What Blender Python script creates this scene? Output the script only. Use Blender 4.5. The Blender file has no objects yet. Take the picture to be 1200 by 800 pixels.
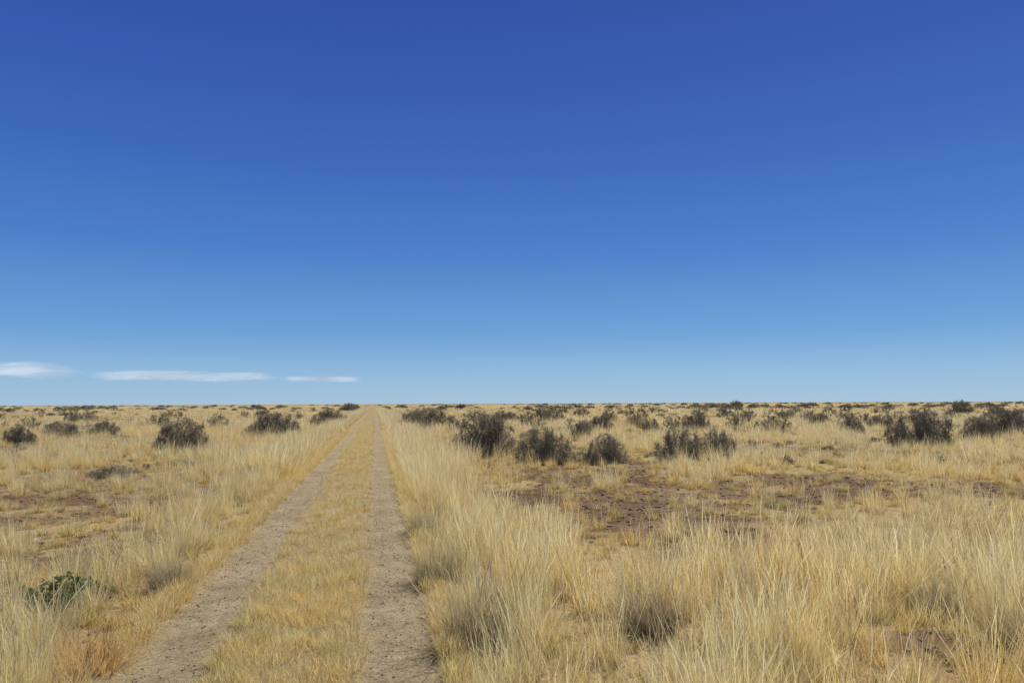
import bpy, math, numpy as np
from mathutils import Matrix, Vector
rng = np.random.default_rng(7)
S = bpy.context.scene
COL = S.collection
YAW = math.radians(10.46)
CAMH = 1.9

# ------------------------------------------------------------------ helpers
def survey(side, dist):
    """world x,y for a point 'dist' ahead along the viewing line, 'side' = sideways ratio"""
    r = side * dist
    return dist*math.sin(YAW)+r*math.cos(YAW), dist*math.cos(YAW)-r*math.sin(YAW)

def hash2(ix, iy, seed):
    n = (ix.astype(np.int64)*374761393 + iy.astype(np.int64)*668265263 + seed*1274126177) & 0xffffffff
    n = ((n ^ (n >> 13))*1274126177) & 0xffffffff
    n = n ^ (n >> 16)
    return (n & 0xffff)/65535.0
def vnoise(x, y, seed=0):
    ix = np.floor(x); iy = np.floor(y); fx = x-ix; fy = y-iy
    fx = fx*fx*(3-2*fx); fy = fy*fy*(3-2*fy)
    a = hash2(ix, iy, seed); b = hash2(ix+1, iy, seed); c = hash2(ix, iy+1, seed); d = hash2(ix+1, iy+1, seed)
    return (a*(1-fx)+b*fx)*(1-fy)+(c*(1-fx)+d*fx)*fy
def fbm(x, y, seed=0, o=4):
    s = 0; a = .5; t = 0
    for i in range(o):
        s = s + a*vnoise(x*2**i+i*17.3, y*2**i+i*9.1, seed+i); t += a; a *= .5
    return s/t
def sst(a, b, x):
    t = np.clip((x-a)/(b-a), 0, 1); return t*t*(3-2*t)

PATCH = []   # bare soil patches
for side, dist, rx, ry, am in [(.02, 13.5, 1.9, 3.4, 1.0), (.14, 14, 2.6, 3.9, 1.0), (.28, 15.5, 2.6, 3.2, .95), (.42, 17, 2.8, 2.4, .88), (.58, 16, 1.9, 1.5, .75), (.10, 19.5, 2.6, 2.0, .9),
                               (-.50, 10.5, 1.3, 1.3, .9), (-.60, 9.5, .9, 1.0, .75), (-.50, 21, 2.2, 1.6, .8), (.57, 5.7, .40, .42, .9), (-.60, 6.1, .4, .35, .6), (.33, 6.3, .35, .5, .8), (-.42, 7.2, .4, .6, .8)]:
    x, y = survey(side, dist); PATCH.append((x, y, rx, ry, am))

def bare(x, y):
    b = sst(.54, .66, fbm(x/5.5, y/5.5, 3))*.8
    d = np.hypot(x, y)
    near = sst(9.5, 11.5, d) + (x < 0)*.7
    b = b*np.clip(near, 0, 1)
    w = (fbm(x/1.1, y/1.1, 11)-.5)*1.5
    for (cx, cy, rx, ry, am) in PATCH:
        q = np.sqrt(((x-cx)/rx)**2+((y-cy)/ry)**2) + w
        b = np.maximum(b, am*(1-sst(.85, 1.15, q)))
    b = b*(1-.7*sst(.57, .67, fbm(x/.8, y/.8, 15, 3)))
    verge = np.maximum(sst(.5, .8, x)*(1-sst(1.8, 2.6, x)), sst(-3.3, -2.8, x)*(1-sst(-2.2, -2.0, x))*.6)
    return b*(1-.9*verge)

GREEN = (-.59, 7.3)
TUSS = [(-.040, 6.0, 1.25, 0, 'large grey-based dry grass tussock beside the wheel rut'), (.175, 6.3, 1.1, 0, 'old dark-based grass tussock among tall straw grass'),
    (-.100, 8.0, 1.05, 0, 'shaded grass tussock at the edge of the track'), (-.118, 11.0, .95, 0, 'shaded grass tussock at the edge of the track'),
    (.56, 6.9, .9, 0, 'old dark-based grass tussock among tall straw grass'), (.30, 7.4, .9, 0, 'old dark-based grass tussock among tall straw grass'),
    (.66, 5.9, .85, 0, 'old dark-based grass tussock among tall straw grass'),
    (-.555, 5.4, 1.2, 1, 'rusty orange dry tussock beside the track'), (.62, 10.5, .9, 1, 'rusty orange dry tussock near bare soil'),
    (-.455, 7.8, .9, 0, 'dense golden grass tussock at the track shoulder')]
CLEAR = [(*survey(GREEN[0], GREEN[1]-.06), .34)] + [(*survey(s, d-.12), (.22 if m else .29)*w) for s, d, w, m, l in TUSS]
def clear(x, y):
    k = np.ones(len(x), bool)
    for cx, cy, r in CLEAR: k &= np.hypot(x-cx, y-cy) > r
    return k

def node(nt, typ, **kw):
    n = nt.nodes.new(typ)
    for k, v in kw.items(): setattr(n, k, v)
    return n
def newmat(name):
    m = bpy.data.materials.new(name); m.use_nodes = True
    nt = m.node_tree; nt.nodes.clear()
    out = node(nt, 'ShaderNodeOutputMaterial')
    return m, nt, out
def ramp(nt, stops, fac=None):
    r = node(nt, 'ShaderNodeValToRGB'); e = r.color_ramp.elements
    while len(e) > 1: e.remove(e[-1])
    for i, (p, c) in enumerate(stops):
        el = e[0] if i == 0 else e.new(p)
        el.position = p; el.color = (*c, 1)
    if fac is not None: nt.links.new(fac, r.inputs[0])
    return r.outputs[0]
def mix(nt, a, b, f, mode='MIX'):
    m = node(nt, 'ShaderNodeMix', data_type='RGBA', blend_type=mode)
    for s, v in ((m.inputs[6], a), (m.inputs[7], b), (m.inputs[0], f)):
        if isinstance(v, bpy.types.NodeSocket): nt.links.new(v, s)
        elif isinstance(v, tuple): s.default_value = (*v, 1)
        else: s.default_value = v
    return m.outputs[2]
def mth(nt, op, a, b=None, clamp=False):
    m = node(nt, 'ShaderNodeMath', operation=op); m.use_clamp = clamp
    for i, v in enumerate((a, b)):
        if v is None: continue
        if isinstance(v, bpy.types.NodeSocket): nt.links.new(v, m.inputs[i])
        else: m.inputs[i].default_value = v
    return m.outputs[0]
def noise(nt, vec, scale, detail=4, rough=.6):
    n = node(nt, 'ShaderNodeTexNoise'); n.inputs['Scale'].default_value = scale
    n.inputs['Detail'].default_value = detail; n.inputs['Roughness'].default_value = rough
    nt.links.new(vec, n.inputs['Vector']); return n.outputs['Fac']

def mesh_np(name, verts, quads=None, tris=None):
    me = bpy.data.meshes.new(name)
    verts = np.asarray(verts, np.float32)
    me.vertices.add(len(verts)); me.vertices.foreach_set('co', verts.ravel())
    if quads is None and tris is None: me.update(); return me
    f = quads if quads is not None else tris
    k = f.shape[1]
    me.loops.add(f.size); me.loops.foreach_set('vertex_index', f.astype(np.int32).ravel())
    me.polygons.add(len(f))
    me.polygons.foreach_set('loop_start', np.arange(0, f.size, k, dtype=np.int32))
    me.polygons.foreach_set('loop_total', np.full(len(f), k, np.int32))
    me.update(calc_edges=True); me.validate()
    return me
def attr(me, name, data, typ='FLOAT', dom='POINT'):
    a = me.attributes.new(name, typ, dom)
    key = 'vector' if typ == 'FLOAT_VECTOR' else ('color' if typ == 'FLOAT_COLOR' else 'value')
    a.data.foreach_set(key, np.asarray(data, np.int32 if typ == 'INT' else np.float32).ravel())

# ------------------------------------------------------------------ materials
def soil_color(nt, pos):
    n1 = noise(nt, pos, .5, 6, .65); n2 = noise(nt, pos, 9, 5, .7); n3 = noise(nt, pos, 60, 3, .7)
    c = ramp(nt, [(.3, (.13, .083, .050)), (.5, (.185, .122, .075)), (.7, (.28, .20, .125))], n1)
    c = mix(nt, c, ramp(nt, [(.3, (.5, .46, .42)), (.55, (1, 1, 1)), (.75, (1.3, 1.25, 1.15))], n2), 1.0, 'MULTIPLY')
    c = mix(nt, c, ramp(nt, [(.35, (.5, .48, .46)), (.5, (1, 1, 1)), (.7, (1.35, 1.3, 1.2))], n3), 1.0, 'MULTIPLY')
    return c, n2, n3

def ground_mat():
    m, nt, out = newmat('dry_ground')
    geo = node(nt, 'ShaderNodeNewGeometry'); pos = geo.outputs['Position']
    c, n2, n3 = soil_color(nt, pos)
    at = node(nt, 'ShaderNodeAttribute', attribute_name='bare')
    n4 = noise(nt, pos, 14, 5, .75); n5 = noise(nt, pos, .06, 5, .6)
    litter = ramp(nt, [(.3, (.26, .18, .09)), (.5, (.46, .355, .18)), (.7, (.68, .56, .30))], n4)
    litter = mix(nt, litter, ramp(nt, [(.35, (.82, .77, .70)), (.65, (1.1, 1.08, 1.0))], n5), 1.0, 'MULTIPLY')
    f = mth(nt, 'SUBTRACT', 1.0, at.outputs['Fac'])
    f = mth(nt, 'ADD', f, mth(nt, 'MULTIPLY', mth(nt, 'SUBTRACT', n4, .60), 1.8), True)
    f = mth(nt, 'MULTIPLY', f, .85)
    col = mix(nt, c, litter, f)
    b = node(nt, 'ShaderNodeBsdfDiffuse'); nt.links.new(col, b.inputs[0])
    bp = node(nt, 'ShaderNodeBump'); bp.inputs['Strength'].default_value = .8; bp.inputs['Distance'].default_value = .04
    nt.links.new(mth(nt, 'ADD', n2, mth(nt, 'MULTIPLY', n3, .3)), bp.inputs['Height']); nt.links.new(bp.outputs[0], b.inputs['Normal'])
    nt.links.new(b.outputs[0], out.inputs[0]); return m

def road_mat():
    m, nt, out = newmat('compacted_sand_and_gravel')
    geo = node(nt, 'ShaderNodeNewGeometry'); pos = geo.outputs['Position']
    c, n2, n3 = soil_color(nt, pos)
    at = node(nt, 'ShaderNodeAttribute', attribute_name='rut')
    nb = noise(nt, pos, 1.1, 6, .65); ns = noise(nt, pos, 6, 7, .75); ng = noise(nt, pos, 42, 5, .85)
    sand = ramp(nt, [(.3, (.26, .207, .124)), (.5, (.32, .258, .160)), (.7, (.385, .318, .205))], nb)
    sand = mix(nt, sand, ramp(nt, [(.32, (.68, .66, .63)), (.5, (1, 1, 1)), (.7, (1.14, 1.12, 1.07))], ns), 1.0, 'MULTIPLY')
    sand = mix(nt, sand, ramp(nt, [(.36, (.45, .44, .43)), (.47, (.93, .93, .93)), (.62, (1.4, 1.37, 1.3))], ng), 1.0, 'MULTIPLY')
    c2 = mix(nt, c, (.36, .285, .155), .75)
    c2 = mix(nt, c2, ramp(nt, [(.36, (.45, .43, .40)), (.47, (.95, .95, .95)), (.62, (1.5, 1.42, 1.25))], ng), 1.0, 'MULTIPLY')
    f = mth(nt, 'ADD', at.outputs['Fac'], mth(nt, 'MULTIPLY', mth(nt, 'SUBTRACT', ns, .5), .9), True)
    col = mix(nt, c2, sand, f)
    b = node(nt, 'ShaderNodeBsdfDiffuse'); nt.links.new(col, b.inputs[0])
    bp = node(nt, 'ShaderNodeBump'); bp.inputs['Strength'].default_value = 1.0; bp.inputs['Distance'].default_value = .03
    nt.links.new(mth(nt, 'ADD', ns, mth(nt, 'MULTIPLY', ng, .5)), bp.inputs['Height']); nt.links.new(bp.outputs[0], b.inputs['Normal'])
    nt.links.new(b.outputs[0], out.inputs[0]); return m

def grass_mat(name, base, mid, tip, alt, alt2, inst=True, trans=.5):
    """alt = golden cast, alt2 = grey-green cast, chosen by the tint attribute (0..1, .5 neutral)"""
    m, nt, out = newmat(name)
    g = node(nt, 'ShaderNodeAttribute', attribute_name='blade')
    sep = node(nt, 'ShaderNodeSeparateColor'); nt.links.new(g.outputs['Color'], sep.inputs[0])
    t, r = sep.outputs[0], sep.outputs[1]
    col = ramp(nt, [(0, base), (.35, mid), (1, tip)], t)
    if inst:
        ti = node(nt, 'ShaderNodeAttribute', attribute_name='tint', attribute_type='INSTANCER').outputs['Fac']
    else:
        oi = node(nt, 'ShaderNodeObjectInfo'); ti = oi.outputs['Random']
    fg = mth(nt, 'MULTIPLY', mth(nt, 'SUBTRACT', ti, .5), 2.0, True)
    fr = mth(nt, 'MULTIPLY', mth(nt, 'SUBTRACT', .5, ti), 2.0, True)
    col = mix(nt, col, mix(nt, col, alt, 1.0, 'MULTIPLY'), fg)
    col = mix(nt, col, mix(nt, col, alt2, 1.0, 'MULTIPLY'), fr)
    col = mix(nt, col, ramp(nt, [(0, (.42, .36, .30)), (.18, (.88, .86, .82)), (1, (1.12, 1.12, 1.10))], r), 1.0, 'MULTIPLY')
    d = node(nt, 'ShaderNodeBsdfDiffuse'); tr = node(nt, 'ShaderNodeBsdfTranslucent')
    nt.links.new(col, d.inputs[0]); nt.links.new(col, tr.inputs[0])
    ms = node(nt, 'ShaderNodeMixShader'); ms.inputs[0].default_value = trans
    nt.links.new(d.outputs[0], ms.inputs[1]); nt.links.new(tr.outputs[0], ms.inputs[2])
    nt.links.new(ms.outputs[0], out.inputs[0]); return m

def simple_leaf(name, c1, c2, trans=.25):
    m, nt, out = newmat(name)
    oi = node(nt, 'ShaderNodeObjectInfo')
    tc = node(nt, 'ShaderNodeTexCoord')
    n = noise(nt, tc.outputs['Object'], 7, 4, .7)
    col = ramp(nt, [(.3, c1), (.7, c2)], n)
    col = mix(nt, col, ramp(nt, [(0, (.78, .80, .8)), (1, (1.25, 1.2, 1.05))], oi.outputs['Random']), 1.0, 'MULTIPLY')
    d = node(nt, 'ShaderNodeBsdfDiffuse'); tr = node(nt, 'ShaderNodeBsdfTranslucent')
    nt.links.new(col, d.inputs[0]); nt.links.new(col, tr.inputs[0])
    ms = node(nt, 'ShaderNodeMixShader'); ms.inputs[0].default_value = trans
    nt.links.new(d.outputs[0], ms.inputs[1]); nt.links.new(tr.outputs[0], ms.inputs[2])
    nt.links.new(ms.outputs[0], out.inputs[0]); return m

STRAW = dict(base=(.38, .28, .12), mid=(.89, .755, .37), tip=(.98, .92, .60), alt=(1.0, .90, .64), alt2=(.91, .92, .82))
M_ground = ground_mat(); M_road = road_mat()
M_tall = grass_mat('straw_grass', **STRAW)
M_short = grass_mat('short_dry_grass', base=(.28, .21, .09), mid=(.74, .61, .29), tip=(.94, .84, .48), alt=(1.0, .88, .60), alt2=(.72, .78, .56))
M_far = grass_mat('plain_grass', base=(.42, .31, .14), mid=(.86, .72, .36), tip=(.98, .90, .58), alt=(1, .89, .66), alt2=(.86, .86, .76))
M_tus = grass_mat('old_grey_shaded_grass', base=(.10, .08, .055), mid=(.32, .27, .18), tip=(.92, .83, .53), alt=(1, .9, .75), alt2=(.88, .9, .8), inst=False, trans=.35)  # old grey blades; the dark base also paints in shade inside the tussock
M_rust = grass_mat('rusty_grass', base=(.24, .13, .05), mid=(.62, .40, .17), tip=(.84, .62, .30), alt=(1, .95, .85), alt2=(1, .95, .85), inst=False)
M_twig = simple_leaf('shrub_bark', (.22, .19, .145), (.33, .29, .22), .0)
M_leaf = simple_leaf('shrub_leaves', (.22, .20, .135), (.34, .31, .21), .4)
M_scrub = simple_leaf('scrub_leaves', (.22, .20, .135), (.34, .31, .21), .4)
M_greyleaf = simple_leaf('grey_shrub_leaves', (.33, .30, .22), (.48, .44, .32), .4)
M_green = simple_leaf('green_leaves', (.12, .165, .06), (.25, .30, .115), .4)
M_redleaf = simple_leaf('reddish_leaves', (.13, .06, .035), (.25, .13, .07))
def stone_mat():
    m, nt, out = newmat('stone')
    tc = node(nt, 'ShaderNodeNewGeometry'); n = noise(nt, tc.outputs['Position'], 25, 4)
    oi = node(nt, 'ShaderNodeAttribute', attribute_name='tint', attribute_type='INSTANCER')
    col = ramp(nt, [(.3, (.12, .09, .062)), (.7, (.23, .175, .125))], n)
    col = mix(nt, col, mix(nt, col, (1.9, 1.85, 1.7), 1.0, 'MULTIPLY'), oi.outputs['Fac'])
    b = node(nt, 'ShaderNodeBsdfDiffuse'); nt.links.new(col, b.inputs[0]); nt.links.new(b.outputs[0], out.inputs[0]); return m
M_stone = stone_mat()

# ------------------------------------------------------------------ grass geometry
def clump(name, n, radius, hmin, hmax, width, lean, curve, segs, mat, seed, heads=0, expo=1.1):
    r = np.random.default_rng(seed)
    tot = n+heads
    rad = radius*np.sqrt(r.random(tot))
    a0 = r.random(tot)*2*np.pi
    base = np.stack([rad*np.cos(a0), rad*np.sin(a0)], 1)
    az = a0 + r.normal(0, 1.0, tot)
    L = hmin+(hmax-hmin)*r.random(tot)**expo
    ln = np.abs(r.normal(0, lean, tot))*(.35+rad/radius)
    cv = np.abs(r.normal(0, curve, tot))
    w = width*(.6+.7*r.random(tot))
    if heads:
        L[n:] = hmax*(.9+.4*r.random(heads)); ln[n:] *= .8; cv[n:] *= .5; w[n:] = width*.65
    t = np.linspace(0, 1, segs+1)
    ang = ln[:, None] + cv[:, None]*t[None, :]**1.3*1.7
    ang = np.minimum(ang, 2.3)
    ds = L[:, None]/segs
    hx = np.concatenate([np.zeros((tot, 1)), np.cumsum(np.sin(ang[:, :-1])*ds, 1)], 1)
    hz = np.concatenate([np.zeros((tot, 1)), np.cumsum(np.cos(ang[:, :-1])*ds, 1)], 1)
    wob = r.normal(0, .03, (tot, segs+1))*t*L[:, None]
    px = base[:, 0:1]+hx*np.cos(az)[:, None]-wob*np.sin(az)[:, None]
    py = base[:, 1:2]+hx*np.sin(az)[:, None]+wob*np.cos(az)[:, None]
    tw = az+np.pi/2+r.normal(0, .8, tot)
    wt = w[:, None]*np.clip(1.05-t[None, :]**1.6, .12, 1)*.5
    if heads:
        prof = np.where(t > .68, 2.2, 1.0)*np.where(t > .97, .3, 1.0)
        wt[n:] = w[n:, None]*.5*prof[None, :]
    ox = np.cos(tw)[:, None]*wt; oy = np.sin(tw)[:, None]*wt
    A = np.stack([px-ox, py-oy, hz-.01], 2); B = np.stack([px+ox, py+oy, hz-.01], 2)
    V = np.stack([A, B], 2).reshape(-1, 3)
    b0 = (np.arange(tot)*(segs+1)*2)[:, None]+(np.arange(segs)*2)[None, :]
    Q = np.stack([b0, b0+1, b0+3, b0+2], 2).reshape(-1, 4)
    me = mesh_np(name, V, Q)
    rv = np.repeat(r.random(tot), (segs+1)*2)
    tv = np.tile(np.repeat(t, 2), tot)
    attr(me, 'blade', np.stack([tv, rv, tv*0, tv*0+1], 1), 'FLOAT_COLOR')
    me.materials.append(mat)
    return me

def proto_coll(name, meshes):
    c = bpy.data.collections.new(name)
    for i, me in enumerate(meshes):
        o = bpy.data.objects.new('%s_%02d' % (name, i), me); c.objects.link(o)
    return c

def gn_scatter(name, P, rot, scl, tint, coll, nvar):
    me = mesh_np(name, P)
    attr(me, 'rot', rot, 'FLOAT_VECTOR'); attr(me, 'scl', scl, 'FLOAT_VECTOR')
    attr(me, 'idx', rng.integers(0, nvar, len(P)), 'INT'); attr(me, 'tint', tint)
    o = bpy.data.objects.new(name, me); COL.objects.link(o)
    ng = bpy.data.node_groups.new(name+'_scatter', 'GeometryNodeTree')
    ng.interface.new_socket('Geometry', in_out='INPUT', socket_type='NodeSocketGeometry')
    ng.interface.new_socket('Geometry', in_out='OUTPUT', socket_type='NodeSocketGeometry')
    N, L = ng.nodes, ng.links
    gi = N.new('NodeGroupInput'); go = N.new('NodeGroupOutput')
    iop = N.new('GeometryNodeInstanceOnPoints'); ci = N.new('GeometryNodeCollectionInfo')
    ci.inputs['Collection'].default_value = coll
    ci.inputs['Separate Children'].default_value = True; ci.inputs['Reset Children'].default_value = True
    def na(n, t):
        x = N.new('GeometryNodeInputNamedAttribute'); x.data_type = t; x.inputs['Name'].default_value = n; return x.outputs['Attribute']
    e = N.new('FunctionNodeEulerToRotation')
    L.new(na('rot', 'FLOAT_VECTOR'), e.inputs[0]); L.new(e.outputs[0], iop.inputs['Rotation'])
    L.new(na('scl', 'FLOAT_VECTOR'), iop.inputs['Scale']); L.new(na('idx', 'INT'), iop.inputs['Instance Index'])
    iop.inputs['Pick Instance'].default_value = True
    L.new(gi.outputs[0], iop.inputs['Points']); L.new(ci.outputs[0], iop.inputs['Instance']); L.new(iop.outputs[0], go.inputs[0])
    md = o.modifiers.new('scatter', 'NODES'); md.node_group = ng
    o['kind'] = 'stuff'
    return o

def sector(n, d0, d1, power=2.0, ratio=.95):
    d = (d0**power+(d1**power-d0**power)*rng.random(n))**(1/power)
    s = (rng.random(n)*2-1)*ratio + 0
    X = d*math.sin(YAW)+s*d*math.cos(YAW); Y = d*math.cos(YAW)-s*d*math.sin(YAW)
    return X, Y, d

# ------------------------------------------------------------------ ground
def gz(x, y):
    d = np.hypot(x, y)
    mask = sst(.9, 2.2, np.abs(x+.6)-1.0)
    z = (fbm(x/2.2, y/2.2, 21, 3)-.5)*.14 + (fbm(x/.5, y/.5, 31, 2)-.5)*.05
    return z*mask*(1-sst(60, 160, d))
def spaced(n, s, far):
    u = np.linspace(-1, 1, n); k = math.asinh(far/s); return s*np.sinh(k*u)
gx = spaced(560, 4.0, 9000)-.6; gy = spaced(680, 5.0, 9000)+10
X, Y = np.meshgrid(gx, gy)
Z = gz(X, Y)
idx = np.arange(X.size).reshape(X.shape)
Q = np.stack([idx[:-1, :-1], idx[:-1, 1:], idx[1:, 1:], idx[1:, :-1]], -1).reshape(-1, 4)
me = mesh_np('ground', np.stack([X, Y, Z], -1).reshape(-1, 3), Q)
attr(me, 'bare', bare(X, Y).ravel())
me.materials.append(M_ground)
me.polygons.foreach_set('use_smooth', np.ones(len(me.polygons), bool))
ground = bpy.data.objects.new('ground', me); COL.objects.link(ground)
ground['kind'] = 'structure'; ground['label'] = 'flat dry reddish soil plain under straw grass'; ground['category'] = 'ground'

cols = np.concatenate([np.linspace(-2.15, .9, 78)])
rows = np.concatenate([np.arange(-12, 40, .1), 40+ (np.linspace(0, 1, 300)**2.2)*1400])
X, Y = np.meshgrid(cols, rows)
wig = (vnoise(Y/5+X*0, X*0, 41)-.5)*.14*(1-sst(40, 80, Y)) + (vnoise(Y/.9+X*0, X*0, 42)-.5)*.06*(1-sst(20, 40, Y))
def rutf(x, a, b, s=.055): return sst(a-s, a+s, x)*(1-sst(b-s, b+s, x))
en = (fbm(X/.3, Y/.3, 43, 3)-.5)*.26
R = np.maximum(rutf(X+wig+en, -1.74, -1.16), rutf(X+wig*.8+en, -.10, .49))
edge = np.minimum(sst(-2.15, -1.95, X), 1-sst(.7, .9, X))
Z = .004 + edge*(.035*(1-R) + (fbm(X/.3, Y/.3, 44, 3)-.5)*.03*(1-.6*R)+ .004)
idx = np.arange(X.size).reshape(X.shape)
Q = np.stack([idx[:-1, :-1], idx[:-1, 1:], idx[1:, 1:], idx[1:, :-1]], -1).reshape(-1, 4)
me = mesh_np('dirt_track', np.stack([X, Y, Z], -1).reshape(-1, 3), Q)
attr(me, 'rut', R.ravel()); me.materials.append(M_road)
me.polygons.foreach_set('use_smooth', np.ones(len(me.polygons), bool))
road = bpy.data.objects.new('dirt_track', me); COL.objects.link(road)
road['kind'] = 'structure'; road['label'] = 'sandy two-rut farm track with grassy middle strip'; road['category'] = 'dirt road'

# ------------------------------------------------------------------ grass scattering (protos in metres)
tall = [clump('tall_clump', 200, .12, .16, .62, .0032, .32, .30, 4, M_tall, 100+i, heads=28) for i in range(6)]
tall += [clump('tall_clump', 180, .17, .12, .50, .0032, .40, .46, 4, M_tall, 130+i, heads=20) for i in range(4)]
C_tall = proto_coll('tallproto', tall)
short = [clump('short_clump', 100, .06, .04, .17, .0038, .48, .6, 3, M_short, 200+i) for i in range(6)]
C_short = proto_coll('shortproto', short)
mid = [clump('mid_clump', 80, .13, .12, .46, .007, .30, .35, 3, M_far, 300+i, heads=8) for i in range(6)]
C_mid = proto_coll('midproto', mid)
def merge_far(seed):
    r = np.random.default_rng(seed); n = 90
    cen = r.uniform(-1.3, 1.3, (9, 2)); k = r.integers(0, 9, n); hs = r.uniform(.6, 1.25, 9)
    b = cen[k]+r.normal(0, .12, (n, 2)); az = r.random(n)*6.283; L = r.uniform(.15, .48, n)*hs[k]; ln = np.abs(r.normal(0, .35, n)); w = .018
    d = np.stack([np.cos(az)*np.sin(ln), np.sin(az)*np.sin(ln), np.cos(ln)], 1)*L[:, None]
    p = np.concatenate([b, np.zeros((n, 1))-.01], 1); q = np.stack([-np.sin(az), np.cos(az), az*0], 1)*w
    V = np.stack([p-q, p+q, p+d+q*.35, p+d-q*.35], 1).reshape(-1, 3)
    me = mesh_np('far_clump', V, np.arange(n*4).reshape(-1, 4))
    tv = np.tile([0, 0, 1, 1], n); rv = np.repeat(.15+.85*(.5*r.random(n)+.5*r.random(9)[k]), 4)
    attr(me, 'blade', np.stack([tv, rv, tv*0, tv*0+1], 1), 'FLOAT_COLOR'); me.materials.append(M_far); return me
C_far = proto_coll('farproto', [merge_far(400+i) for i in range(6)])

def do(name, X, Y, sc, tint, coll, nv, label, cat, zs=None):
    n = len(X)
    rot = np.stack([rng.normal(0, .06, n), rng.normal(0, .06, n), rng.random(n)*6.283], 1)
    scl = np.stack([sc, sc, sc if zs is None else zs], 1)
    o = gn_scatter(name, np.stack([X, Y, gz(X, Y)-.0], 1), rot, scl, tint, coll, nv)
    o['label'] = label; o['category'] = cat
    print(name, n)
def offroad(x, l=-2.0, r=.62): return (x > r) | (x < l)
def tintf(X, Y):
    return np.clip(.54+(fbm(X/3, Y/3, 51)-.5)*1.2+rng.normal(0, .18, len(X)), 0, 1)

# tall grass, near field and verges
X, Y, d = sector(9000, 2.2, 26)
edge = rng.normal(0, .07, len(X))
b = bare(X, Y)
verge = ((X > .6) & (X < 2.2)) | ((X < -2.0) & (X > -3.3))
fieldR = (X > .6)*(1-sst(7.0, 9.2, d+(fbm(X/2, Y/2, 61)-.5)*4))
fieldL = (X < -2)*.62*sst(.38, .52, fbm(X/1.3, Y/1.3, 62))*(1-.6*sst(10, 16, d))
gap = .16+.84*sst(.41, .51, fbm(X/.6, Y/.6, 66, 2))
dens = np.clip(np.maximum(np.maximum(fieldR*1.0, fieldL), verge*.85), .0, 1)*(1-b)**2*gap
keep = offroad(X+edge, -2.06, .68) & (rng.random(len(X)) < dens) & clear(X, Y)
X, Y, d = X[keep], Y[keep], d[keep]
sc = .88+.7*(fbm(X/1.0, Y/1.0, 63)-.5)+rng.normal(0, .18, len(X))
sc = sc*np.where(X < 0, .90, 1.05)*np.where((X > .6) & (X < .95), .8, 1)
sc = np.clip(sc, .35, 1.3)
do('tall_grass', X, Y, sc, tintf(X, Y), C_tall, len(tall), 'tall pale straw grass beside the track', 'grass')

# verges further along the track
n = 4000
Y = 20+ (rng.random(n)**1.6)*230; sd = rng.random(n) < .5
X = np.where(sd, .86+np.abs(rng.normal(0, .9, n)), -2.28-np.abs(rng.normal(0, .8, n)))
do('verge_grass', X, Y, (.98+.5*rng.random(n)+Y/400)*(.6+.8*vnoise(X/1.5, Y/1.5, 77)), tintf(X, Y)*.8+.1, C_mid, 6, 'straw grass lining the dirt track', 'grass')

# medium grass over the plain
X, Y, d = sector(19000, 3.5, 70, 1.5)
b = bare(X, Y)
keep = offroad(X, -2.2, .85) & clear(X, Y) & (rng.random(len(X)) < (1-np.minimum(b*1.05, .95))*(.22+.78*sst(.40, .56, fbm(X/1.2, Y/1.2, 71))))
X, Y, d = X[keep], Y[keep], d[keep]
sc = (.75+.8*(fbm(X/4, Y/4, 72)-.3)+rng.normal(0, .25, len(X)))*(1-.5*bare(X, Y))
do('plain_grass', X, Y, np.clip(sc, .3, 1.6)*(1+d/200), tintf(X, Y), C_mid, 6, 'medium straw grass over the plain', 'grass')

# far grass
X, Y, d = sector(13000, 45, 700, 1.25, 1.0)
keep = offroad(X, -3.8, 2.8) & (rng.random(len(X)) < (.4+.6*sst(.38, .55, fbm(X/9, Y/9, 81))))
X, Y, d = X[keep], Y[keep], d[keep]
sc = 1+ d/220
do('distant_grass', X, Y, sc, tintf(X/4, Y/4), C_far, 6, 'pale grassland stretching to the horizon', 'grass', zs=.9+.5*rng.random(len(X))+.0008*d)

# low tufts: middle strip, rut edges and bare patches
n = 5600
Y1 = 1.5+(rng.random(n)**1.35)*75; Y1[:1000] = rng.uniform(2.5, 9, 1000); X1 = rng.uniform(-1.15, -.11, n)
k = rng.random(n) < (.14+.80*sst(.39, .52, fbm(X1/.3, Y1/.38, 91)))*np.where((X1 < -1.04) | (X1 > -.22), .55, 1); X1, Y1 = X1[k], Y1[k]
n = 2300
Y2 = 1.5+(rng.random(n)**1.4)*50; X2 = np.where(rng.random(n) < .5, .54+np.abs(rng.normal(.02, .10, n)), -1.80-np.abs(rng.normal(.03, .14, n)))
X3, Y3, _ = sector(8500, 3, 30, 1.7)
k = offroad(X3) & clear(X3, Y3) & (rng.random(len(X3)) < .75*(1-.6*bare(X3, Y3))); X3, Y3 = X3[k], Y3[k]
X = np.concatenate([X1, X2, X3]); Y = np.concatenate([Y1, Y2, Y3])
sc = np.concatenate([.42+1.05*rng.random(len(X1))**1.4+Y1/100, .5+1.1*rng.random(len(X2))+Y2/90, .6+1.0*rng.random(len(X3))])
T = np.concatenate([np.clip(.16+.8*fbm(X1/.3, Y1/.3, 95)+rng.normal(0, .15, len(X1)), 0, 1), .35+.6*rng.random(len(X2)), rng.random(len(X3))])
do('short_grass', X, Y, sc, T, C_short, 6, 'short dry tufts between the wheel ruts', 'grass')

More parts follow.
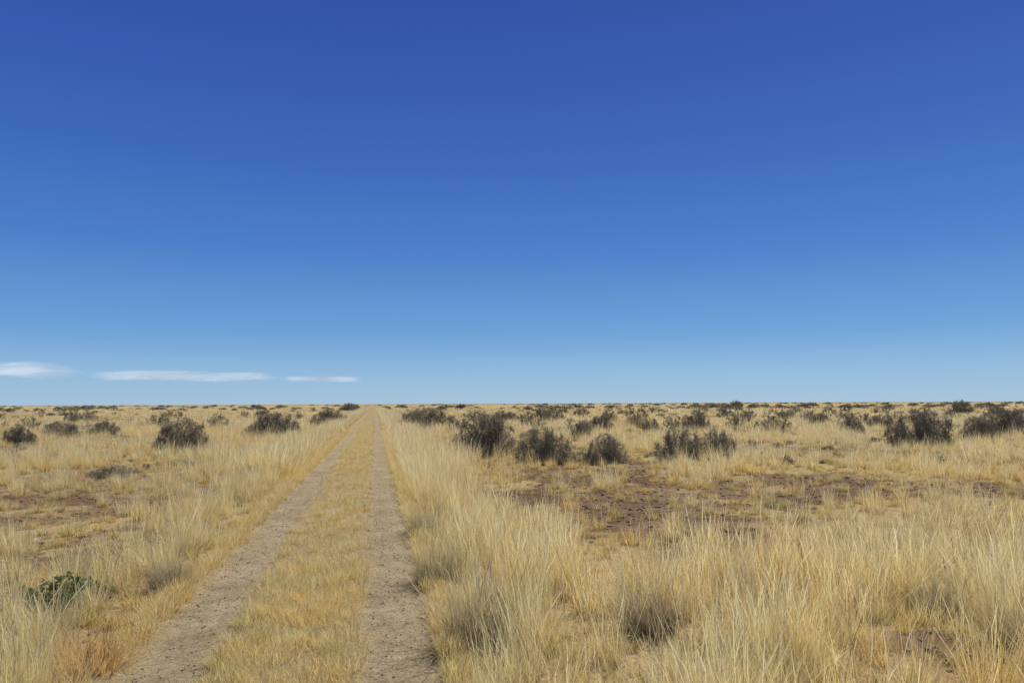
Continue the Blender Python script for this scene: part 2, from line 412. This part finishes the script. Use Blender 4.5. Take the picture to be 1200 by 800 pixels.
# gravel
def rock_mesh(seed, sub=2):
    import bmesh
    bm = bmesh.new(); bmesh.ops.create_icosphere(bm, subdivisions=sub, radius=1)
    r = np.random.default_rng(seed)
    planes = r.normal(0, 1, (9, 3)); planes /= np.linalg.norm(planes, axis=1)[:, None]; off = .55+.3*r.random(9)
    for v in bm.verts:
        p = np.array(v.co)
        for q, o_ in zip(planes, off):
            dd = p@q
            if dd > o_: p = p-q*(dd-o_)
        v.co = (p[0], p[1]*.85, p[2]*.6)
    me = bpy.data.meshes.new('stone'); bm.to_mesh(me); bm.free(); me.materials.append(M_stone); return me
rocks = [rock_mesh(i, 1) for i in range(5)]
C_rock = proto_coll('rockproto', rocks)
n = 12000
Y1 = 2+(rng.random(n)**1.6)*20; X1 = rng.uniform(-2.0, .75, n)
X2, Y2, _ = sector(24000, 4, 26, 1.8); k = (rng.random(len(X2)) < bare(X2, Y2)*.9) & offroad(X2, -2.1, .8); X2, Y2 = X2[k], Y2[k]
X = np.concatenate([X1, X2]); Y = np.concatenate([Y1, Y2])
s = np.concatenate([.004+.010*rng.random(n)**4, .012+.045*rng.random(len(X2))**3])
zz = np.where((X > -2.1) & (X < .85), .012, gz(X, Y))
T = np.concatenate([.3+.7*rng.random(n), rng.random(len(X2))*.6])
o = gn_scatter('gravel', np.stack([X, Y, zz+s*.2], 1), np.stack([X*0, X*0, rng.random(len(X))*6.28], 1), np.stack([s, s, s], 1), T, C_rock, 5)
o['label'] = 'small stones and gravel on the bare soil'; o['category'] = 'gravel'

# ------------------------------------------------------------------ shrubs
def tubes(P, rad):
    n, k, _ = P.shape
    T = np.gradient(P, axis=1); T /= np.linalg.norm(T, axis=2)[..., None]+1e-9
    up = np.array([.31, .17, .93]); A = np.cross(T, up); A /= np.linalg.norm(A, axis=2)[..., None]+1e-9
    B = np.cross(T, A)
    V = np.stack([P+(A*math.cos(a)+B*math.sin(a))*rad[..., None] for a in (0, 2.094, 4.189)], 2)
    base = (np.arange(n)*k*3)[:, None, None]+(np.arange(k-1)*3)[None, :, None]+np.arange(3)[None, None, :]
    nx = (np.arange(n)*k*3)[:, None, None]+(np.arange(k-1)*3)[None, :, None]+((np.arange(3)+1) % 3)[None, None, :]
    Q = np.stack([base, nx, nx+3, base+3], -1).reshape(-1, 4)
    return V.reshape(-1, 3), Q
def grow(start, dirn, length, k, r, bend=.25, up=.15):
    n = len(start); P = [start]; D = dirn.copy()
    for i in range(k-1):
        P.append(P[-1]+D*(length/(k-1))[:, None])
        D = D+r.normal(0, bend, (n, 3)); D[:, 2] += up; D /= np.linalg.norm(D, axis=1)[:, None]
    return np.stack(P, 1)
def shrub_meshes(seed, nst=68, nsub=14, ntw=8, nleaf=14000, leaf=.018, twigmat=None, leafmat=None, thick=1.0):
    """low rounded mound of fine twigs: half-width about 1, height about .75 before scaling"""
    r = np.random.default_rng(seed)
    ii = np.arange(nst)+.5
    az = ii*2.39996+r.normal(0, .15, nst); el = np.arccos(np.clip(1-.97*ii/nst+r.normal(0, .03, nst), .02, 1))
    D = np.stack([np.sin(el)*np.cos(az), np.sin(el)*np.sin(az), np.cos(el)], 1)
    ph = r.random(4)*6
    st = np.stack([r.normal(0, .14, nst), r.normal(0, .14, nst), np.zeros(nst)-.03], 1)
    P1 = grow(st, D, .70+.12*r.random(nst), 6, r, .10, .0)
    i = np.repeat(np.arange(nst), nsub); t = .12+.86*r.random(len(i))**.6; f = t*5; a = np.minimum(f.astype(int), 4); fr = (f-a)[:, None]
    s2 = P1[i, a]*(1-fr)+P1[i, a+1]*fr; d2 = P1[i, a+1]-P1[i, a]; d2 /= np.linalg.norm(d2, axis=1)[:, None]
    d2 = d2*.7+r.normal(0, .6, d2.shape); d2 /= np.linalg.norm(d2, axis=1)[:, None]
    P2 = grow(s2, d2, (.10+.14*r.random(len(i))), 4, r, .22, .03)
    j = np.repeat(np.arange(len(i)), ntw); a = r.integers(0, 3, len(j)); fr = r.random(len(j))[:, None]
    s3 = P2[j, a]*(1-fr)+P2[j, a+1]*fr; d3 = P2[j, a+1]-P2[j, a]; d3 /= np.linalg.norm(d3, axis=1)[:, None]
    d3 = d3*.6+r.normal(0, .6, d3.shape); d3 /= np.linalg.norm(d3, axis=1)[:, None]
    P3 = grow(s3, d3, (.05+.09*r.random(len(j))), 3, r, .2, .04)
    def shape(P):
        a = np.arctan2(P[..., 1], P[..., 0]); rho = np.linalg.norm(P, axis=-1)+1e-6
        e = P[..., 2]/rho
        lim = .80*(1+.07*np.sin(a*2+ph[0])+.05*np.sin(a*5+ph[1])+.06*np.sin(e*5+a+ph[2])+.05*np.sin(a*9+e*8+ph[3]))
        q = rho/lim
        qn = np.where(q > .8, .8+(q-.8)*.45, q)
        out = P*(qn/q)[..., None]
        out[..., 2] = np.maximum(out[..., 2], -.03)
        return out
    P1, P2, P3 = shape(P1), shape(P2), shape(P3)
    V1, Q1 = tubes(P1, np.linspace(.012, .003, 6)[None, :]*thick*np.ones((nst, 1)))
    V2, Q2 = tubes(P2, np.linspace(.0038, .0018, 4)[None, :]*thick*np.ones((len(i), 1)))
    V3, Q3 = tubes(P3, np.linspace(.0024, .0013, 3)[None, :]*thick*np.ones((len(j), 1)))
    V = np.concatenate([V1, V2, V3]); Q = np.concatenate([Q1, Q2+len(V1), Q3+len(V1)+len(V2)])
    tw = mesh_np('shrub_twigs', V, Q); tw.materials.append(twigmat or M_twig)
    l = r.integers(0, len(j), nleaf); fr = r.random(nleaf)[:, None]
    c = P3[l, 0]*(1-fr)+P3[l, 2]*fr + r.normal(0, .008, (nleaf, 3))
    c[:, 2] = np.maximum(c[:, 2], .02)
    u = r.normal(0, 1, (nleaf, 3)); u /= np.linalg.norm(u, axis=1)[:, None]
    w = np.cross(u, r.normal(0, 1, (nleaf, 3))); w /= np.linalg.norm(w, axis=1)[:, None]
    sz = (leaf*(.5+.9*r.random(nleaf)))[:, None]
    LV = np.stack([c-u*sz*.5, c+w*sz*.25, c+u*sz*.5, c-w*sz*.25], 1).reshape(-1, 3)
    LQ = np.arange(nleaf*4).reshape(-1, 4)
    lf = mesh_np('shrub_foliage', LV, LQ); lf.materials.append(leafmat or M_leaf)
    ext = (np.percentile(np.abs(V[:, 0]), 98)+np.percentile(np.abs(V[:, 1]), 98))/2; hh = np.percentile(V[:, 2], 98.5)
    return tw, lf, ext, hh
dark = [shrub_meshes(500+i) for i in range(5)]
grey = [shrub_meshes(520+i, nst=54, nleaf=8000, leafmat=M_greyleaf) for i in range(3)]
low = [shrub_meshes(540+i, nst=26, nsub=8, ntw=4, nleaf=2800, leaf=.045, thick=1.6, leafmat=M_scrub) for i in range(5)]

def put_shrub(x, y, w, h, kind, label, group, name='shrub', cat='shrub'):
    tw, lf, ext, hh = kind
    o = bpy.data.objects.new(name, tw); COL.objects.link(o)
    o.location = (x, y, float(gz(np.array([x]), np.array([y]))[0]))
    o.rotation_euler = (0, 0, rng.random()*6.28)
    o.scale = (w/2/ext, w/2/ext, h/hh)
    o['label'] = label; o['category'] = cat
    if group: o['group'] = group
    c = bpy.data.objects.new('foliage', lf); COL.objects.link(c); c.parent = o
    return o
G = 'shrubs scattered over the grassland'
LD = 'dark twiggy rounded shrub standing in straw grass'
LG = 'sparse greyish twiggy shrub standing in straw grass'
table = [(-.444, 30, 2.1, 1.2, 0), (-.32, 40, 2.8, 1.35, 0), (-.248, 65, 3.0, 1.3, 0), (-.294, 27, 1.3, .45, 1), (-.663, 37, 1.4, .8, 0), (-.606, 43, 2.2, .9, 0),
 (-.548, 45, 1.8, .8, 0), (-.53, 20, 1.4, .30, 1), (-.219, 190, 4.5, 2.0, 0), (-.115, 58, 4.4, 1.4, 0), (-.035, 27, 2.35, 1.45, 0), (.043, 24, 1.65, 1.05, 0),
 (.092, 38, 1.1, .9, 0), (.125, 23.5, 1.4, .85, 1), (.225, 24.5, 1.6, .98, 1), (.275, 25.5, 1.5, .9, 1), (.248, 50, 1.9, 1.0, 0), (.12, 50, 1.7, 1.0, 0), (.167, 55, 1.8, .9, 0),
 (.548, 31, 2.4, 1.38, 0), (.629, 36, 1.7, 1.08, 0), (.675, 39, 2.3, 1.4, 0), (.605, 110, 3.2, 1.9, 0), (.302, 250, 4.5, 2.3, 0), (.456, 45, 1.3, .85, 0), (.369, 75, 2.2, 1.0, 0),
 (.496, 52, 2.1, .9, 0), (.415, 60, 1.7, .9, 0), (-.01, 70, 2.4, 1.1, 0), (.04, 85, 2.6, 1.2, 0)]
occ = []
for i, (s, dd, w, h, k) in enumerate(table):
    x, y = survey(s, dd); occ.append((x, y))
    kd = (grey if k else dark)
    put_shrub(x, y, w, h, kd[i % len(kd)], LG if k else LD, G)
x, y = survey(.64, 12.0); put_shrub(x, y, .42, .32, shrub_meshes(600, nst=14, nsub=6, ntw=3, nleaf=900, leaf=.06, leafmat=M_redleaf), 'small reddish brown plant on bare stony soil', None, name='small_shrub', cat='plant')
x, y = survey(*GREEN); put_shrub(x, y, .80, .25, shrub_meshes(601, nst=30, nsub=6, ntw=4, nleaf=5200, leaf=.06, leafmat=M_green), 'low spreading green leafy plant among dry grass', None, name='green_plant', cat='plant')
cnt = 0
while cnt < 245:
    dy = 4.5+ (rng.random()**.95)*28
    dd = 1450/dy*(.9+.2*rng.random()); s = rng.uniform(-.85, .85)
    if s < 0 and rng.random() < .6: continue
    x, y = survey(s, dd)
    if -3.8 < x < 2.6 or any(math.hypot(x-a, y-b_) < 2.5 for a, b_ in occ): continue
    w = rng.uniform(.5, 1.7)*(1+dd/400); h = w*rng.uniform(.38, .52)+.25
    occ.append((x, y)); put_shrub(x, y, w, min(h, 1.6), low[cnt % 5], 'dark low shrub dotting the dry grassland', G); cnt += 1
lows = []
for i in range(3):
    r = np.random.default_rng(700+i); n = 260
    u = r.normal(0, 1, (n, 3)); u /= np.linalg.norm(u, axis=1)[:, None]; u[:, 2] = np.abs(u[:, 2])
    c = u*(r.random(n)**.4)[:, None]*np.array([1, 1, .9])
    a = r.normal(0, .12, (n, 4, 3)); lows.append(mesh_np('scrub_clump', (c[:, None, :]+a).reshape(-1, 3), np.arange(n*4).reshape(-1, 4))); lows[-1].materials.append(M_scrub)
C_low = proto_coll('scrubproto', lows)
n1 = 900; dd = 1500/(1.2+6.0*rng.random(n1)); w = (.7+1.3*rng.random(n1)**2)*(1+dd/900)
n2 = 2000; d2 = 1500/(6+60*rng.random(n2)**1.3); w2 = (.07+.17*rng.random(n2)**2)*(1+d2/50)
dd = np.concatenate([dd, d2]); w = np.concatenate([w, w2]); s = rng.uniform(-1, 1, len(dd))
X = dd*math.sin(YAW)+s*dd*math.cos(YAW); Y = dd*math.cos(YAW)-s*dd*math.sin(YAW)
k = offroad(X, -3.4, 2.4) & ((s > 0) | (rng.random(len(s)) < .55)); X, Y, dd, w = X[k], Y[k], dd[k], w[k]
o = gn_scatter('distant_scrub', np.stack([X, Y, gz(X, Y)], 1), np.stack([X*0, X*0, rng.random(len(X))*6.28], 1), np.stack([w, w, np.minimum(w*.7, 1.9)], 1), X*0+.5, C_low, 3)
o['label'] = 'tiny grey scrub dotting the plain'; o['category'] = 'scrub'

# ------------------------------------------------------------------ individual tussocks
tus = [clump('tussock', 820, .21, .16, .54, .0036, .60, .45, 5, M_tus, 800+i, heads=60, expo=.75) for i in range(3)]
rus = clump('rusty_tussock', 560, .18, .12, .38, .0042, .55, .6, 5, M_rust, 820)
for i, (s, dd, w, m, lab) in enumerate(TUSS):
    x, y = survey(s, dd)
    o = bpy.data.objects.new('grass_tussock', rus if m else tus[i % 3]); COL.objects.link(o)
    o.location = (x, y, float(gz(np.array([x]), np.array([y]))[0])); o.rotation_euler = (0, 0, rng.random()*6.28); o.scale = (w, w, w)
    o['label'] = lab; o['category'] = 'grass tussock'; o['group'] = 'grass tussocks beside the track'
for i, (s, dd, z) in enumerate([(.565, 5.6, .05), (.545, 5.75, .035), (-.46, 6.35, .035), (.60, 5.45, .03), (.10, 13.5, .09), (.21, 15, .08), (.35, 14, .07)]):
    x, y = survey(s, dd); o = bpy.data.objects.new('stone', rock_mesh(50+i, 3)); COL.objects.link(o)
    o.location = (x, y, float(gz(np.array([x]), np.array([y]))[0])+z*.25); o.scale = (z*1.2, z, z); o.rotation_euler = (0, 0, i*1.3)
    o['label'] = 'dark brown stone lying on bare soil'; o['category'] = 'stone'; o['group'] = 'stones on the bare soil'

# ------------------------------------------------------------------ clouds
def cloud_mat():
    m, nt, out = newmat('thin_cloud')
    uv = node(nt, 'ShaderNodeAttribute', attribute_name='cuv'); sp = node(nt, 'ShaderNodeSeparateXYZ'); nt.links.new(uv.outputs['Vector'], sp.inputs[0])
    geo = node(nt, 'ShaderNodeNewGeometry'); mp = node(nt, 'ShaderNodeMapping'); nt.links.new(geo.outputs['Position'], mp.inputs[0]); mp.inputs['Scale'].default_value = (.0022, .0022, .022)
    n = noise(nt, mp.outputs[0], 1.0, 6, .62)
    n2 = noise(nt, mp.outputs[0], .35, 2, .5)
    v = mth(nt, 'ADD', sp.outputs[1], mth(nt, 'MULTIPLY', mth(nt, 'SUBTRACT', n2, .5), 1.2))
    u2 = mth(nt, 'MULTIPLY', sp.outputs[0], sp.outputs[0])
    v2 = mth(nt, 'MULTIPLY', v, v)
    rr = mth(nt, 'SUBTRACT', 1.0, mth(nt, 'ADD', mth(nt, 'MULTIPLY', u2, u2), mth(nt, 'MULTIPLY', v2, 1.2)))
    a = mth(nt, 'ADD', mth(nt, 'MULTIPLY', rr, 1.0), mth(nt, 'MULTIPLY', mth(nt, 'SUBTRACT', n, .55), 2.6), True)
    vb = mth(nt, 'SUBTRACT', 1.0, mth(nt, 'MULTIPLY', sp.outputs[1], sp.outputs[1]))
    ub = mth(nt, 'SUBTRACT', 1.0, u2)
    edge = mth(nt, 'MULTIPLY', mth(nt, 'MULTIPLY', vb, ub), 2.2, True)
    a = mth(nt, 'MULTIPLY', mth(nt, 'MULTIPLY', a, edge), sp.outputs[2])
    d = node(nt, 'ShaderNodeBsdfDiffuse'); tr = node(nt, 'ShaderNodeBsdfTranslucent'); tp = node(nt, 'ShaderNodeBsdfTransparent')
    d.inputs[0].default_value = (.52, .60, .58, 1); tr.inputs[0].default_value = (.56, .64, .68, 1)
    ad = node(nt, 'ShaderNodeAddShader'); nt.links.new(d.outputs[0], ad.inputs[0]); nt.links.new(tr.outputs[0], ad.inputs[1])
    ms = node(nt, 'ShaderNodeMixShader'); nt.links.new(a, ms.inputs[0]); nt.links.new(tp.outputs[0], ms.inputs[1]); nt.links.new(ad.outputs[0], ms.inputs[2])
    nt.links.new(ms.outputs[0], out.inputs[0]); return m
M_cloud = cloud_mat()
D = 6500
for s0, s1, z0, z1, al, lab in [(-.80, -.572, 29, 53, .72, 'thin white streak cloud low above the horizon'), (-.592, -.305, 26, 43, .64, 'long flat white cloud low above the horizon'), (-.325, -.20, 26, 36, .5, 'small thin white cloud wisp above the horizon')]:
    nu, nv = 40, 12
    U, Vv = np.meshgrid(np.linspace(-1, 1, nu), np.linspace(-1, 1, nv))
    s = (s0+s1)/2+U*(s1-s0)/2; zc = (z0+z1)/2+Vv*(z1-z0)/2 - U*1.5
    zz = zc/867*D+CAMH
    x = D*math.sin(YAW)+s*D*math.cos(YAW); y = D*math.cos(YAW)-s*D*math.sin(YAW)
    cx, cy, cz = x.mean(), y.mean(), zz.mean()
    idx = np.arange(U.size).reshape(U.shape); Q = np.stack([idx[:-1, :-1], idx[:-1, 1:], idx[1:, 1:], idx[1:, :-1]], -1).reshape(-1, 4)
    bul = np.sin(U*5+s0*20)*40 + (s0+.8)*600
    me = mesh_np('cloud', np.stack([x-cx, y-cy+bul, zz-cz], -1).reshape(-1, 3), Q)
    attr(me, 'cuv', np.stack([U, Vv, U*0+al], -1).reshape(-1, 3), 'FLOAT_VECTOR'); me.materials.append(M_cloud)
    me.polygons.foreach_set('use_smooth', np.ones(len(me.polygons), bool))
    o = bpy.data.objects.new('cloud', me); o.location = (cx, cy, cz); COL.objects.link(o)
    o['label'] = lab; o['category'] = 'cloud'; o['group'] = 'low streak clouds'

# ------------------------------------------------------------------ light
SUN_EL = 58; SUN_AZ = math.degrees(YAW)+35
el, az = math.radians(SUN_EL), math.radians(SUN_AZ)
sd = Vector((math.cos(el)*math.sin(az), math.cos(el)*math.cos(az), math.sin(el)))
L = bpy.data.lights.new('sun', 'SUN'); L.energy = 5.0; L.angle = math.radians(.53); L.color = (1, .955, .86)
lo = bpy.data.objects.new('sun', L); COL.objects.link(lo); lo.rotation_euler = sd.to_track_quat('Z', 'Y').to_euler()
w = bpy.data.worlds.new('World'); S.world = w; w.use_nodes = True; nt = w.node_tree
bg = nt.nodes['Background']
sky = node(nt, 'ShaderNodeTexSky', sky_type='NISHITA'); sky.sun_disc = False; sky.sun_elevation = el; sky.sun_rotation = az
sky.altitude = 1100; sky.air_density = 1.0; sky.dust_density = .3; sky.ozone_density = 3.0
tc = node(nt, 'ShaderNodeTexCoord'); sp = node(nt, 'ShaderNodeSeparateXYZ'); nt.links.new(tc.outputs['Generated'], sp.inputs[0])
def lin(c): return tuple((v/255/12.92 if v/255 <= .04045 else ((v/255+.055)/1.055)**2.4) for v in c)
grad = ramp(nt, [(p, lin(c)) for p, c in [(0, (156, 190, 218)), (.04, (136, 180, 219)), (.09, (100, 156, 213)), (.196, (66, 121, 200)), (.304, (51, 99, 186)), (.40, (44, 84, 176)), (.49, (39, 73, 165)), (1, (26, 48, 120))]], sp.outputs[2])
sc = node(nt, 'ShaderNodeVectorMath', operation='SCALE'); nt.links.new(grad, sc.inputs[0]); sc.inputs['Scale'].default_value = 10
nt.links.new(mix(nt, sky.outputs[0], sc.outputs[0], .88), bg.inputs[0]); bg.inputs[1].default_value = .1

# ------------------------------------------------------------------ camera
cam = bpy.data.cameras.new('camera'); co = bpy.data.objects.new('camera', cam); COL.objects.link(co)
cam.lens = 26; cam.sensor_width = 36; cam.clip_end = 30000; cam.clip_start = .05
R = Matrix.Rotation(-YAW, 4, 'Z') @ Matrix.Rotation(math.radians(94.78), 4, 'X') @ Matrix.Rotation(math.radians(-.24), 4, 'Z')
co.matrix_world = Matrix.Translation((0, 0, CAMH)) @ R
S.camera = co
S.view_settings.view_transform = 'Standard'; S.view_settings.look = 'None'; S.view_settings.exposure = 0
